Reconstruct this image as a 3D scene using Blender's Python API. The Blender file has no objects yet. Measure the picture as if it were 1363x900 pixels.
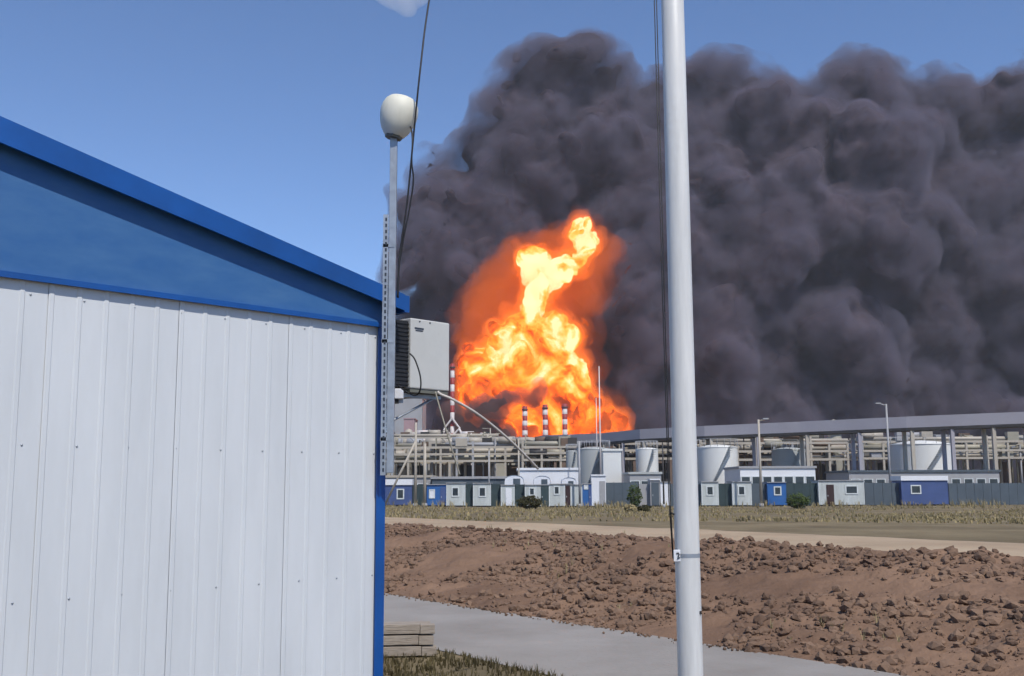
import bpy, bmesh, math, random
import numpy as np
from mathutils import Vector, Matrix, noise
random.seed(7); np.random.seed(7); noise.seed_set(4)
R = math.radians
sc = bpy.context.scene
# ------------------------------------------------------------------ camera
FPX, PITCH, CAMZ = 1414.0, R(8.0), 2.0
cam_d = bpy.data.cameras.new('camera'); cam = bpy.data.objects.new('camera', cam_d)
sc.collection.objects.link(cam); sc.camera = cam
cam_d.sensor_width = 36; cam_d.lens = 36*FPX/1363; cam_d.clip_end = 20000; cam_d.clip_start = .05
cam.location = (0, 0, CAMZ); cam.rotation_euler = (R(90)+PITCH, R(0.25), 0)
# ------------------------------------------------------------------ world, sun, exposure
SUN_EL, SUN_AZ = R(54), R(27)      # azimuth: to the right of straight behind the camera
w = bpy.data.worlds.new('World'); sc.world = w; w.use_nodes = True
nt = w.node_tree; nt.nodes.clear()
sky = nt.nodes.new('ShaderNodeTexSky'); sky.sky_type = 'NISHITA'; sky.sun_disc = False
sky.sun_elevation = SUN_EL; sky.sun_rotation = math.pi - SUN_AZ
sky.air_density = .68; sky.dust_density = 0; sky.ozone_density = 6.5
bg = nt.nodes.new('ShaderNodeBackground'); bg.inputs[1].default_value = .125
wo = nt.nodes.new('ShaderNodeOutputWorld')
nt.links.new(sky.outputs[0], bg.inputs[0]); nt.links.new(bg.outputs[0], wo.inputs[0])
sd = bpy.data.lights.new('sun', 'SUN'); sd.energy = 3.2; sd.angle = R(.6); sd.color = (1, .95, .87)
so = bpy.data.objects.new('sun', sd); sc.collection.objects.link(so)
sun_to = Vector((math.sin(SUN_AZ)*math.cos(SUN_EL), -math.cos(SUN_AZ)*math.cos(SUN_EL), math.sin(SUN_EL)))
so.rotation_euler = sun_to.to_track_quat('Z', 'Y').to_euler(); so.location = (20, -30, 40)
sc.view_settings.view_transform = 'Standard'; sc.view_settings.look = 'None'
sc.view_settings.exposure = 0.48; sc.view_settings.gamma = 1
sc.render.engine = 'CYCLES'
sc.cycles.use_denoising = True
sc.cycles.max_bounces = 4; sc.cycles.use_adaptive_sampling = True; sc.cycles.adaptive_threshold = .03; sc.cycles.adaptive_min_samples = 16; sc.cycles.volume_bounces = 1; sc.cycles.transparent_max_bounces = 16
# ------------------------------------------------------------------ helpers
def P(px, py, Y):
    u = (px-681.5)/FPX; v = (450-py)/FPX
    dy = math.cos(PITCH)-v*math.sin(PITCH); dz = math.sin(PITCH)+v*math.cos(PITCH)
    k = Y/dy
    return Vector((u*k, Y, CAMZ+dz*k))
def G(px, py, z=0.0):
    u = (px-681.5)/FPX; v = (450-py)/FPX
    dy = math.cos(PITCH)-v*math.sin(PITCH); dz = math.sin(PITCH)+v*math.cos(PITCH)
    k = (z-CAMZ)/dz
    return Vector((u*k, dy*k, z))
def link(o): sc.collection.objects.link(o); return o
def tag(o, label=None, cat=None, group=None, kind=None):
    if label: o['label'] = label
    if cat: o['category'] = cat
    if group: o['group'] = group
    if kind: o['kind'] = kind
    return o
def thing(name, label, cat, loc=(0, 0, 0), rz=0, group=None):
    o = link(bpy.data.objects.new(name, None)); o.location = loc; o.rotation_euler = (0, 0, rz)
    o.empty_display_size = .2
    return tag(o, label, cat, group)
class MB:
    def __init__(s): s.v = []; s.f = []; s.sm = []
    def add(s, vs, fs, smooth=False):
        n = len(s.v); s.v += [tuple(p) for p in vs]; s.f += [tuple(i+n for i in f) for f in fs]
        s.sm += [smooth]*len(fs); return s
    def box(s, x0, x1, y0, y1, z0, z1, M=None):
        vs = [Vector((x, y, z)) for z in (z0, z1) for y in (y0, y1) for x in (x0, x1)]
        if M is not None: vs = [M @ p for p in vs]
        return s.add(vs, [(0, 2, 3, 1), (4, 5, 7, 6), (0, 1, 5, 4), (2, 6, 7, 3), (0, 4, 6, 2), (1, 3, 7, 5)])
    def tube(s, pts, r, n=8, caps=True, rs=None, smooth=True):
        pts = [Vector(p) for p in pts]; vs = []; prev = None
        for i, p in enumerate(pts):
            d = (pts[min(i+1, len(pts)-1)]-pts[max(i-1, 0)]).normalized()
            a = prev if prev is not None else (Vector((0, 0, 1)) if abs(d.z) < .9 else Vector((1, 0, 0)))
            b = d.cross(a).normalized(); a = b.cross(d).normalized(); prev = a
            rr = rs[i] if rs else r
            for k in range(n):
                t = 2*math.pi*k/n; vs.append(p+(a*math.cos(t)+b*math.sin(t))*rr)
        fs = [(i*n+k, i*n+(k+1) % n, (i+1)*n+(k+1) % n, (i+1)*n+k) for i in range(len(pts)-1) for k in range(n)]
        s.add(vs, fs, smooth)
        if caps:
            m = len(vs); b0 = len(s.v)-m
            s.f += [tuple(b0+k for k in reversed(range(n))), tuple(b0+m-n+k for k in range(n))]; s.sm += [False]*2
        return s
    def lathe(s, prof, n=24, c=(0, 0, 0), smooth=True, M=None):
        vs = []
        for r, z in prof:
            for k in range(n):
                t = 2*math.pi*k/n; p = Vector((c[0]+r*math.cos(t), c[1]+r*math.sin(t), c[2]+z))
                vs.append(M @ p if M is not None else p)
        fs = [(i*n+k, i*n+(k+1) % n, (i+1)*n+(k+1) % n, (i+1)*n+k) for i in range(len(prof)-1) for k in range(n)]
        return s.add(vs, fs, smooth)
    def build(s, name, m, parent=None, bevel=0):
        me = bpy.data.meshes.new(name); me.from_pydata(s.v, [], s.f); me.update()
        for p, q in zip(me.polygons, s.sm): p.use_smooth = q
        me.materials.append(m); o = link(bpy.data.objects.new(name, me))
        if parent: o.parent = parent
        if bevel:
            b = o.modifiers.new('bevel', 'BEVEL'); b.width = bevel; b.segments = 2; b.limit_method = 'ANGLE'
        return o
def mat(name, col, rough=.6, var=.15, scale=4, metal=0, bump=0, col2=None, detail=6, stretch=(1, 1, 1), bscale=None, spec=.5):
    m = bpy.data.materials.new(name); m.use_nodes = True; t = m.node_tree; b = t.nodes['Principled BSDF']
    b.inputs['Roughness'].default_value = rough; b.inputs['Metallic'].default_value = metal
    b.inputs['Specular IOR Level'].default_value = spec
    tc = t.nodes.new('ShaderNodeTexCoord'); mp = t.nodes.new('ShaderNodeMapping'); mp.inputs['Scale'].default_value = stretch
    t.links.new(tc.outputs['Object'], mp.inputs[0])
    n = t.nodes.new('ShaderNodeTexNoise'); n.inputs['Scale'].default_value = scale; n.inputs['Detail'].default_value = detail
    n.inputs['Roughness'].default_value = .65
    t.links.new(mp.outputs[0], n.inputs['Vector'])
    rp = t.nodes.new('ShaderNodeValToRGB'); rp.color_ramp.elements[0].position = .3; rp.color_ramp.elements[1].position = .7
    c2 = col2 or tuple(c*(1+var) for c in col); c1 = col if col2 else tuple(c*(1-var) for c in col)
    rp.color_ramp.elements[0].color = (*c1, 1); rp.color_ramp.elements[1].color = (*c2, 1)
    t.links.new(n.outputs[0], rp.inputs[0]); t.links.new(rp.outputs[0], b.inputs['Base Color'])
    if bump:
        n2 = t.nodes.new('ShaderNodeTexNoise'); n2.inputs['Scale'].default_value = bscale or scale*3; n2.inputs['Detail'].default_value = 8
        t.links.new(mp.outputs[0], n2.inputs['Vector'])
        bp = t.nodes.new('ShaderNodeBump'); bp.inputs['Strength'].default_value = bump; bp.inputs['Distance'].default_value = .05
        t.links.new(n2.outputs[0], bp.inputs['Height']); t.links.new(bp.outputs[0], b.inputs['Normal'])
    return m
M_white = mat('white_sheet', (.52, .54, .56), .45, .05, 1.2, stretch=(2, 2, .35), detail=10, col2=(.60, .62, .64))
M_blue = mat('blue_paint', (.003, .066, .27), .42, .25, 1.2, detail=10)
M_bluegable = mat('weathered_blue', (.014, .092, .27), .6, .25, 2, col2=(.04, .13, .30), stretch=(1, 1, 3))
M_galv = mat('galvanised', (.33, .36, .40), .45, .2, 9, metal=.5)
M_hole = mat('dark_slot', (.03, .04, .06), .8)
M_ac = mat('ac_casing', (.47, .47, .45), .45, .05, 3)
M_acunder = mat('ac_base', (.12, .12, .10), .6)
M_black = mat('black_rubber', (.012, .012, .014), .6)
M_lamp = mat('lamp_globe', (.58, .565, .47), .6, .06, 4, col2=(.68, .66, .57), stretch=(2, 2, .6), detail=9)
M_pole = mat('pole_paint', (.50, .50, .495), .45, .06, 3, stretch=(4, 4, .4), detail=10, col2=(.66, .66, .65), bump=.03)
M_hose = mat('hose', (.48, .44, .40), .6)
M_conc = mat('concrete_path', (.21, .19, .17), .85, .12, .55, bump=.2, bscale=14, detail=12, col2=(.29, .27, .25))
M_soil = mat('soil', (.130, .080, .055), .95, 0, .45, bump=1.0, bscale=7, col2=(.245, .155, .104), spec=.1, detail=14)
M_clod = mat('clod', (.110, .069, .048), .95, 0, .5, bump=.5, bscale=12, col2=(.225, .146, .100), spec=.2)
M_road = mat('dirt_road', (.29, .215, .145), .95, 0, .4, bump=.3, col2=(.42, .325, .225), spec=.2)
M_ground = mat('dry_ground', (.10, .078, .045), .95, 0, .35, bump=.5, bscale=5, detail=12, col2=(.22, .175, .105), spec=.2)
M_grass = mat('dry_grass', (.20, .165, .085), .9, 0, .2, col2=(.38, .31, .17), spec=.2)
M_grass2 = mat('olive_grass', (.05, .042, .02), .9, 0, 1.6, col2=(.13, .105, .05), spec=.2)
M_leaf = mat('shrub_leaf', (.045, .065, .02), .8, .4, 3, spec=.2)
M_leafd = mat('dark_shrub_leaf', (.035, .033, .014), .9, .4, 3, spec=.2)
M_wood = mat('weathered_wood', (.20, .165, .13), .85, 0, 3, bump=.3, col2=(.36, .31, .26), stretch=(1, 6, 6))
M_hutw = mat('hut_white', (.36, .385, .375), .55, .08, 1.4, stretch=(2, 2, .35), detail=10, col2=(.50, .53, .52))
M_hutb = mat('hut_blue', (.02, .10, .30), .5, .15, .8)
M_hutbv = mat('hut_slate_blue', (.05, .08, .20), .5, .15, .8)
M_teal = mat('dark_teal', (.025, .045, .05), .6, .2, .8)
M_slate = mat('slate_panel', (.065, .085, .105), .55, .2, .6)
M_maroon = mat('maroon_door', (.03, .012, .012), .6)
M_fr = mat('window_frame', (.55, .58, .58), .4)
M_glass = mat('window_glass', (.03, .04, .05), .12, .3, 1)
M_bright = mat('bright_white', (.66, .67, .70), .4, .05, .4)
M_lgrey = mat('light_grey', (.30, .30, .31), .6, .12, .15)
M_beige = mat('beige_pipe', (.37, .33, .275), .55, .15, .12)
M_khaki = mat('khaki_pipe', (.31, .285, .225), .55, .2, .15)
M_rust = mat('rust_brown', (.13, .085, .06), .8, .3, .3)
M_dkst = mat('dark_steel', (.035, .032, .032), .7, .3, .3)
M_pink = mat('faded_red', (.30, .20, .21), .6, .1, .2)
M_red = mat('stack_red', (.26, .03, .03), .6, .15, .3)
M_stw = mat('stack_white', (.55, .50, .48), .6, .1, .3)
M_gal = mat('gallery_grey', (.31, .295, .325), .6, .12, .08)
M_tank = mat('tank_white', (.60, .60, .58), .5, .06, .15, stretch=(1, 1, .3))
M_tankg = mat('tank_grey', (.36, .375, .37), .5, .1, .15)
# ------------------------------------------------------------------ terrain
A, B = G(515, 790), G(895, 852)
tdir = (B-A).normalized(); ndir = Vector((-tdir.y, tdir.x, 0))
if ndir.y < 0: ndir = -ndir
def sdist(x, y): return (Vector((x, y, 0))-A).dot(ndir)
BT = .8
S1 = sdist(*G(515, 700, BT).xy); S2 = sdist(*G(515, 688, BT-.05).xy)
sw = sdist(*G(585, 866).xy)
def sstep(a, b, x): t = min(1, max(0, (x-a)/(b-a))); return t*t*(3-2*t)
def zg(x, y):
    s = sdist(x, y)
    return BT*sstep(-.2, S1*.97, s) - .50*sstep(S2, S2+38, s)
def spaced(a, b, step, far, g=1.35):
    v = list(np.arange(a, b+1e-6, step)); d = step
    while v[-1] < far: d *= g; v.append(v[-1]+d)
    d = step
    while v[0] > -far: d *= g; v.insert(0, v[0]-d)
    return v
m = MB(); xs = spaced(-60, 60, 1.5, 8000); ys = spaced(-6, 110, 1.5, 8000); ys = [y for y in ys if y > -3000]
for y in ys:
    for x in xs:
        far = max(abs(x), abs(y)) > 400
        z = (zg(x, y) if not far else BT-.5)
        if not far and -1.2 < sdist(x, y) < 3: z = min(z, 0)-.03
        m.v.append((x, y, z-(.004 if abs(x) < 60 and y < 100 and sdist(x, y) < -.6 else .05)))
nx = len(xs)
m.f = [(j*nx+i, j*nx+i+1, (j+1)*nx+i+1, (j+1)*nx+i) for j in range(len(ys)-1) for i in range(nx-1)]; m.sm = [True]*len(m.f)
tag(m.build('ground', M_ground), kind='structure')
def strip(name, s0, s1, ds, t0, t1, dt, fn, mt, kind='structure'):
    m = MB(); S = np.arange(s0, s1+1e-6, ds); T = np.arange(t0, t1+1e-6, dt)
    for s in S:
        for t in T:
            p = A+tdir*t+ndir*s; m.v.append((p.x, p.y, fn(p.x, p.y, s, t)))
    n = len(T); m.f = [(j*n+i, j*n+i+1, (j+1)*n+i+1, (j+1)*n+i) for j in range(len(S)-1) for i in range(n-1)]
    m.sm = [True]*len(m.f)
    o = m.build(name, mt); me = o.data
    if len(me.polygons) and me.polygons[0].normal.z < 0: me.flip_normals()
    return tag(o, kind=kind)
def nz(x, y, z=0, f=1.0): return noise.noise((x*f, y*f, z))
def bank_z(x, y, s, t):
    e = sstep(0, .8, s)*sstep(0, 1.6, S1+.6-s)
    h = .13*nz(x, y, 1, .55)+.10*abs(nz(x, y, 2, 1.4))+.085*nz(x, y, 3, 3.1)+.05*nz(x, y, 4, 7)
    return zg(x, y)+.012+e*(h+.05)-.03*(1-sstep(0, .25, s))
strip('soil_bank', -.15, S1+.6, .13, -34, 30, .13, bank_z, M_soil)
strip('dirt_road', S1-.3, S2, .35, -60, 60, .7, lambda x, y, s, t: zg(x, y)+.02+.035*nz(x, y, 5, .9)-.15*(1-sstep(0, 1, s-S1+.4))-.1*sstep(S2-1.2, S2, s), M_road)
strip('concrete_path', sw, .02, .2, -60, 40, .5, lambda x, y, s, t: .006+.003*nz(x, y, 6, .7), M_conc)
# clods of soil, uncountable
ico = bmesh.new(); bmesh.ops.create_icosphere(ico, subdivisions=1, radius=1)
iv = [v.co.copy() for v in ico.verts]; ifc = [tuple(v.index for v in f.verts) for f in ico.faces]; ico.free()
def scatter_clods(n, smin, smax, tmin, tmax, rmin, rmax, name, mt):
    m = MB()
    for _ in range(n):
        s = random.uniform(smin, smax); t = random.uniform(tmin, tmax); p = A+tdir*t+ndir*s
        if nz(p.x, p.y, 8, .45)+.35*random.random() < .05: continue
        r = rmin+(rmax-rmin)*random.random()**5
        z = bank_z(p.x, p.y, s, t)
        q = Matrix.Rotation(random.uniform(0, 6.28), 4, 'Z') @ Matrix.Rotation(random.uniform(-.6, .6), 4, 'X')
        sx, sy, sz = random.uniform(.7, 1.3), random.uniform(.7, 1.3), random.uniform(.5, .95)
        m.add([q @ Vector((c.x*sx, c.y*sy, c.z*sz))*r*random.uniform(.72, 1.2)+Vector((p.x, p.y, z+r*.2)) for c in iv], ifc)
    return tag(m.build(name, mt), kind='stuff')
o = scatter_clods(36000, -.05, S1-.1, -20, 12, .012, .105, 'soil_clods', M_clod)
m = MB()
for _ in range(500):
    s_ = -abs(random.gauss(0, .12)); p = A+tdir*random.uniform(-14, 9)+ndir*s_; r_ = random.uniform(.006, .028)
    m.add([Vector((p.x, p.y, .012+r_*.4))+c*r_*random.uniform(.6, 1.2) for c in iv], ifc)
tag(m.build('soil_crumbs', M_clod), 'small soil crumbs spilled along the concrete path edge', 'soil crumbs', kind='stuff')
tag(o, 'loose brown soil clods scattered over the dug earth bank', 'soil clods')
def grass(name, n, samp, hmin, hmax, wd, mt, label):
    m = MB()
    for _ in range(n):
        r = samp()
        if r is None: continue
        x, y, z = r; h = random.uniform(hmin, hmax)
        for k in range(4):
            a = random.uniform(0, 6.28); l = random.uniform(.1, .55)*h; dx, dy = math.cos(a), math.sin(a)
            bx, by = x+random.uniform(-.05, .05)*wd*20, y+random.uniform(-.05, .05)*wd*20
            m.add([(bx-dy*wd, by+dx*wd, z), (bx+dy*wd, by-dx*wd, z), (bx+dx*l*.5+dy*wd*.6, by+dy*l*.5-dx*wd*.6, z+h*.6), (bx+dx*l*.5-dy*wd*.6, by+dy*l*.5+dx*wd*.6, z+h*.6), (bx+dx*l, by+dy*l, z+h)],
                  [(0, 1, 2, 3), (3, 2, 4)])
    return tag(m.build(name, mt), label, 'grass', kind='stuff')
def samp_far():
    y = random.uniform(40, 96); x = random.uniform(-.55, .55)*y
    if sdist(x, y) < S2-.6 or nz(x, y, 9, .12)+.5*random.random() < .2: return None
    return x, y, zg(x, y)-.05
def samp_bank():
    s_ = random.uniform(.6, S1); t_ = random.uniform(-20, 12); p = A+tdir*t_+ndir*s_
    if nz(p.x, p.y, 12, .35) < .18: return None
    return p.x, p.y, bank_z(p.x, p.y, s_, t_)-.02
grass('bank_weeds', 700, samp_bank, .06, .22, .008, M_grass, 'sparse dry weeds sprouting from the dug earth bank')
grass('dry_grass', 16000, samp_far, .04, .18, .03, M_grass, 'dry straw coloured grass on the verge before the huts')
def samp_tall():
    y = random.uniform(78, 95); x = random.uniform(-.55, .55)*y
    if nz(x, y, 19, .2) < .12: return None
    return x, y, zg(x, y)-.05
grass('tall_weeds', 1800, samp_tall, .25, .7, .03, M_grass, 'taller straw weeds growing at the foot of the huts')
def samp_near():
    y = random.uniform(6, 14.5); x = random.uniform(-.55, .55)*y
    if sdist(x, y) > sw+.12*nz(x, y, 3, 2)-.02: return None
    if nz(x, y, 9, 1.1)+.6*random.random() < .0: return None
    return x, y, -.006
grass('olive_grass', 26000, samp_near, .03, .11, .006, M_grass2, 'sparse olive grass beside the concrete path')
# ------------------------------------------------------------------ site cabin
CY = 9.5
C = P(514, 432, CY); eave = C.z
gd = Vector((-.695, -.72, 0)).normalized(); rz = math.atan2(gd.y, gd.x)
cab = thing('site_cabin', 'white corrugated site cabin with blue roof and blue corner trim', 'cabin', (C.x, C.y, 0), rz)
W, D, Z0 = 7.4, 6.0, .22
def corr_panel(x0, x1, z0, z1):
    m = MB(); pit = .19; n = max(1, round((x1-x0)/pit)); pit = (x1-x0)/n; pr = []
    for k in range(n):
        a = x0+k*pit; pr += [(a, 0), (a+pit*.78, 0), (a+pit*.82, .006), (a+pit*.95, .006)]
    pr.append((x1, 0))
    vs = [(x, y-.02, z) for z in (z0, z1) for x, y in pr]; q = len(pr)
    m.add(vs, [(i, q+i, q+i+1, i+1) for i in range(q-1)]); return m
k = 0
x = .02
while x < W-.02:
    x1 = min(x+1.0, W-.02); corr_panel(x, x1-.004, Z0, eave+.02).build('wall_sheet', M_white, cab); x = x1
scm = None
for zz in (Z0+.12, 1.25, 2.3, eave-.12):
    xx = .10
    while xx < W-.05:
        if scm is None: sc_ = MB().lathe([(.0001, .006), (.006, .005), (.009, .0)], 6, M=Matrix.Rotation(R(-90), 4, 'X')).build('screw', M_galv, cab); scm = sc_.data
        else: sc_ = link(bpy.data.objects.new('screw', scm)); sc_.parent = cab
        sc_.location = (xx, -.019, zz); xx += .38
MB().box(.03, W-.03, -D+.03, -.04, Z0, eave).build('wall', M_white, cab)
MB().box(0, W, -D, -.03, Z0-.12, Z0+.0).build('base_frame', M_blue, cab)
slope = .214; ridge = W/2; OH = .09; EO = .13
RZ = P(514, 386, CY-.1).z          # top of the rake above the corner
def rz_at(x): return RZ+slope*(x if x < ridge else 2*ridge-x)
g = MB(); zt = lambda x: rz_at(x)-.10
g.add([(0, .004, eave), (W, .004, eave), (W, .004, zt(W)), (ridge, .004, zt(ridge)), (0, .004, zt(0)),
       (0, -D, eave), (W, -D, eave), (W, -D, zt(W)), (ridge, -D, zt(ridge)), (0, -D, zt(0))],
      [(0, 4, 3, 2, 1), (5, 6, 7, 8, 9), (0, 1, 6, 5), (0, 5, 9, 4), (1, 2, 7, 6)])
g.build('gable_panel', M_bluegable, cab)
MB().box(-.005, W, .0045, .03, eave-.03, eave+.012).build('eave_flashing', M_blue, cab)
for sgn, (xa, xb) in ((0, (-EO, ridge)), (1, (ridge, W+EO))):
    za, zb = rz_at(xa), rz_at(xb); m = MB()
    m.add([(xa, OH, za), (xb, OH, zb), (xb, -D-OH, zb), (xa, -D-OH, za), (xa, OH, za-.05), (xb, OH, zb-.05), (xb, -D-OH, zb-.05), (xa, -D-OH, za-.05)],
          [(0, 1, 2, 3), (7, 6, 5, 4), (0, 4, 5, 1), (1, 5, 6, 2), (2, 6, 7, 3), (3, 7, 4, 0)])
    rf = m.build('roof_slope', M_blue, cab)
    f = MB(); fh = .17      # rake board on the gable edge
    f.add([(xa, OH+.025, za+.012), (xb, OH+.025, zb+.012), (xb, OH+.025, zb-fh), (xa, OH+.025, za-fh*.8), (xa, OH+.003, za+.012), (xb, OH+.003, zb+.012), (xb, OH+.003, zb-fh), (xa, OH+.003, za-fh*.8)],
          [(0, 3, 2, 1), (4, 5, 6, 7), (0, 1, 5, 4), (1, 2, 6, 5), (2, 3, 7, 6), (3, 0, 4, 7)])
    f.build('rake_board', M_blue, rf)
MB().box(-EO-.06, -EO, -D-OH, OH+.02, RZ-slope*EO-.15, RZ-slope*EO+.005).build('gutter', M_blue, cab)
m = MB(); m.box(-.012, .085, .0, .012, Z0-.1, eave+.0); m.box(-.012, 0, -.1, 0, Z0-.1, eave+.0); m.build('corner_trim', M_blue, cab)
# junction box low on the side wall
jb = thing('junction_box', 'small white junction box under the air conditioner on the cabin side', 'box')
jb.location = (0, 0, 0)
jp = P(526, 523, CY+.25)
MB().box(jp.x-.08, jp.x+.075, jp.y, jp.y+.09, jp.z-.05, jp.z+.045).build('housing', M_bright, jb, .008)
MB().box(jp.x-.05, jp.x+.03, jp.y+.02, jp.y+.08, jp.z-.09, jp.z-.05).build('cable_gland', M_black, jb)
MB().box(jp.x-.3, jp.x-.078, jp.y+.03, jp.y+.06, jp.z-.02, jp.z+.02).build('arm', M_galv, jb)
# ------------------------------------------------------------------ air conditioner
ac = thing('air_conditioner', 'white outdoor air conditioner hung beside the blue cabin roof', 'air conditioner', (C.x, C.y, 0), rz)
az1 = P(572, 419, CY+.2).z; az0 = P(572, 514, CY+.2).z
ax0, ax1 = -.385, -.88          # local x (outward is negative)
ay = -.10
b = MB().box(ax1, ax0, ay-.82, ay, az0, az1).build('casing', M_ac, ac, .012)
MB().box(ax1+.01, ax0-.01, ay-.81, ay-.012, az0-.035, az0-.001).build('base_pan', M_acunder, ac)
m = MB(); m.box(ax0-.16, ax0-.05, ay, ay+.004, az1-.10, az1-.085); m.box(ax0-.15, ax0-.06, ay, ay+.004, az1-.118, az1-.108)
m.build('handle_recess', M_hole, b)
for xx in (ax0-.11, ax0-.24): MB().lathe([(.0001, .006), (.008, .005), (.008, 0)], 8, M=Matrix.Translation((xx, ay, az1-.025)) @ Matrix.Rotation(R(-90), 4, 'X')).build('screw', M_hole, b)
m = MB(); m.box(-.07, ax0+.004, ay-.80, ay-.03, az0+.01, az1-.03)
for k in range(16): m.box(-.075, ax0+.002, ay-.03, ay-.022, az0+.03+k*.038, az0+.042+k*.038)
m.build('rear_gap_shade', M_black, ac)  # black slatted box put in for the shaded gap between casing and wall
for yy in (ay-.12, ay-.68):
    m = MB(); m.box(ax1+.02, -.0, yy-.02, yy+.02, az0-.075, az0-.04); m.box(-.03, 0, yy-.018, yy+.018, az0-.45, az0-.04)
    m.tube([(-.02, yy, az0-.42), (ax1+.10, yy, az0-.07)], .012, 6); m.build('bracket', M_galv, ac)
def lp(px, py, Y): return P(px, py, Y)
def wirething(name, label, cat, pts, r, m_, n=7):
    # smooth a control polyline
    q = [Vector(p) for p in pts]; out = []
    for i in range(len(q)-1):
        p0, p1, p2, p3 = q[max(i-1, 0)], q[i], q[i+1], q[min(i+2, len(q)-1)]
        for k in range(8):
            t = k/8; out.append(.5*((2*p1)+(p2-p0)*t+(2*p0-5*p1+4*p2-p3)*t*t+(3*p1-p0-3*p2+p3)*t**3))
    out.append(q[-1])
    return tag(MB().tube(out, r, n).build(name, m_), label, cat)
cz = CY-.05
wirething('power_cable', 'black cable looping under the air conditioner casing', 'cable',
          [lp(546, 470, 9.35), lp(553, 478, 9.33), lp(560, 500, 9.35), lp(560, 518, 9.38), lp(553, 526, 9.45), lp(540, 520, 9.55), lp(530, 512, 9.65)], .007, M_black)
wirething('drain_hose', 'pale drain hose arching away from the air conditioner', 'hose',
          [lp(583, 521, 9.75), lp(588, 525, 9.75), lp(604, 532, 9.8), lp(636, 551, 10.0), lp(672, 580, 10.3), lp(700, 607, 10.6), lp(716, 624, 10.9)], .0125, M_hose)
wirething('earth_cable', 'thin grey cable hanging below the air conditioner', 'cable',
          [lp(580, 521, 9.75), lp(585, 540, 9.75), lp(595, 575, 9.75), lp(604, 605, 9.8), lp(612, 632, 9.85)], .0075, M_khaki)
# ------------------------------------------------------------------ lamp on its post
LY = 9.33
lt = P(522, 180, LY); lb = P(512.5, 632, LY)
lamp = thing('lamp_post', 'cream globe lamp on a galvanised post fixed to the cabin corner', 'lamp', (lt.x, LY, 0))
ztop, zbot = lt.z, lb.z
MB().box(-.005, .058, -.0, .055, zbot+.02, ztop).build('post', M_galv, lamp, .004)
pzt = P(518, 285, LY).z
st = MB(); st.box(-.052, -.009, -.004, .0, zbot, pzt); st.box(-.056, -.052, -.004, .03, zbot, pzt)
st = st.build('perforated_strut', M_galv, lamp)
z = zbot+.03; slm = None
while z < pzt-.04:
    if slm is None: so_ = MB().box(-.038, -.022, -.0065, -.0045, 0, .032).build('slot', M_hole, st); slm = so_.data
    else: so_ = link(bpy.data.objects.new('slot', slm)); so_.parent = st
    so_.location = (0, 0, z); z += .056
for zz in (pzt-.3, (pzt+zbot)/2, zbot+.3): MB().box(-.06, .05, -.004, .055, zz, zz+.03).build('clamp', M_galv, lamp)
Mt = Matrix.Translation((.022, .02, ztop-.02)) @ Matrix.Rotation(R(12), 4, 'Y') @ Matrix.Scale(.92, 4)
MB().lathe([(.0001, 0), (.085, 0), (.092, .03), (.0001, .03)], 8, smooth=False, M=Mt).build('collar', M_acunder, lamp)
MB().lathe([(.085, .022), (.10, .03), (.14, .085), (.168, .15), (.183, .215), (.188, .28), (.180, .335), (.158, .385), (.125, .418), (.10, .428), (.05, .432), (.0001, .433)], 32, M=Mt).build('globe', M_lamp, lamp)
wirething('overhead_cable', 'black overhead cable sloping down past the globe lamp to the roof', 'cable',
          [Vector((3.0, 20, 13.5)), lp(604, -170, 10.4), lp(574, 0, 9.5), lp(562, 90, 9.2), lp(553, 175, 9.25), lp(544, 265, 9.28), lp(534, 335, 9.3), lp(530, 395, 9.32)], .0085, M_black)
wirething('lamp_cable', 'black cable hanging from the lamp head down to the roof edge', 'cable',
          [lp(540, 176, 9.4), lp(548, 168, 9.3), lp(551, 185, 9.22), lp(550, 215, 9.22), lp(552, 240, 9.25), lp(547, 275, 9.28), lp(538, 320, 9.3), lp(532, 360, 9.33), lp(531, 396, 9.35)], .0075, M_black)
# ------------------------------------------------------------------ white pole
PY = 7.0
pb = P(908, 450, PY)
fp = thing('white_pole', 'tall white steel pole with ropes running down its side', 'pole', (pb.x, PY, 0))
r0 = .5*32*PY/FPX*1.0
MB().lathe([(r0*1.02, -.05), (r0, 4), (r0*.98, 5.6), (r0*.7, 5.66), (.0001, 5.68)], 40).build('shaft', M_pole, fp)
MB().lathe([(r0*2.2, .0), (r0*2.2, .025), (r0*1.03, .026)], 24).build('base_plate', M_pole, fp)
pz = P(895, 740, PY).z
tagp = MB().box(-r0-.018, -r0+.055, -r0*.75, -r0*.75+.012, pz-.037, pz+.037).build('tag_plate', M_bright, fp, .003)
q = -r0*.75-.004
MB().tube([(-r0+.0, q, pz+.016), (-r0+.012, q, pz+.018), (-r0+.018, q, pz+.006), (-r0+.008, q, pz-.002), (-r0+.020, q, pz-.012), (-r0+.004, q, pz-.018)], .0035, 5).build('painted_mark', M_black, tagp)
MB().lathe([(r0*1.03, pz-.012), (r0*1.03, pz+.012)], 32).build('band', M_galv, fp)
bz = P(923, 816, PY).z
MB().box(.055, .072, -.055, -.035, bz-.008, bz+.012).build('bolt', M_black, fp)
for kx, lab in ((-.028, 0), (-.012, 1)):
    zt_ = 9.0
    MB().tube([(-r0+kx-.02, 0, 5.55), (-r0+kx-.004*lab-.012, 0, 3.2), (-r0-.016+kx*.55, 0, pz+.35), (-r0-.012+kx*.2, -.02, pz-.02)], .0035, 6).build('rope', M_black, fp)
m = MB(); zz = P(887, 690, PY).z; m.tube([(-r0-.03, 0, zz+.02), (-r0-.018, -.01, zz+.03), (-r0+.0, -.01, zz+.02)], .006, 6); m.build('cleat', M_black, fp)
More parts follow.
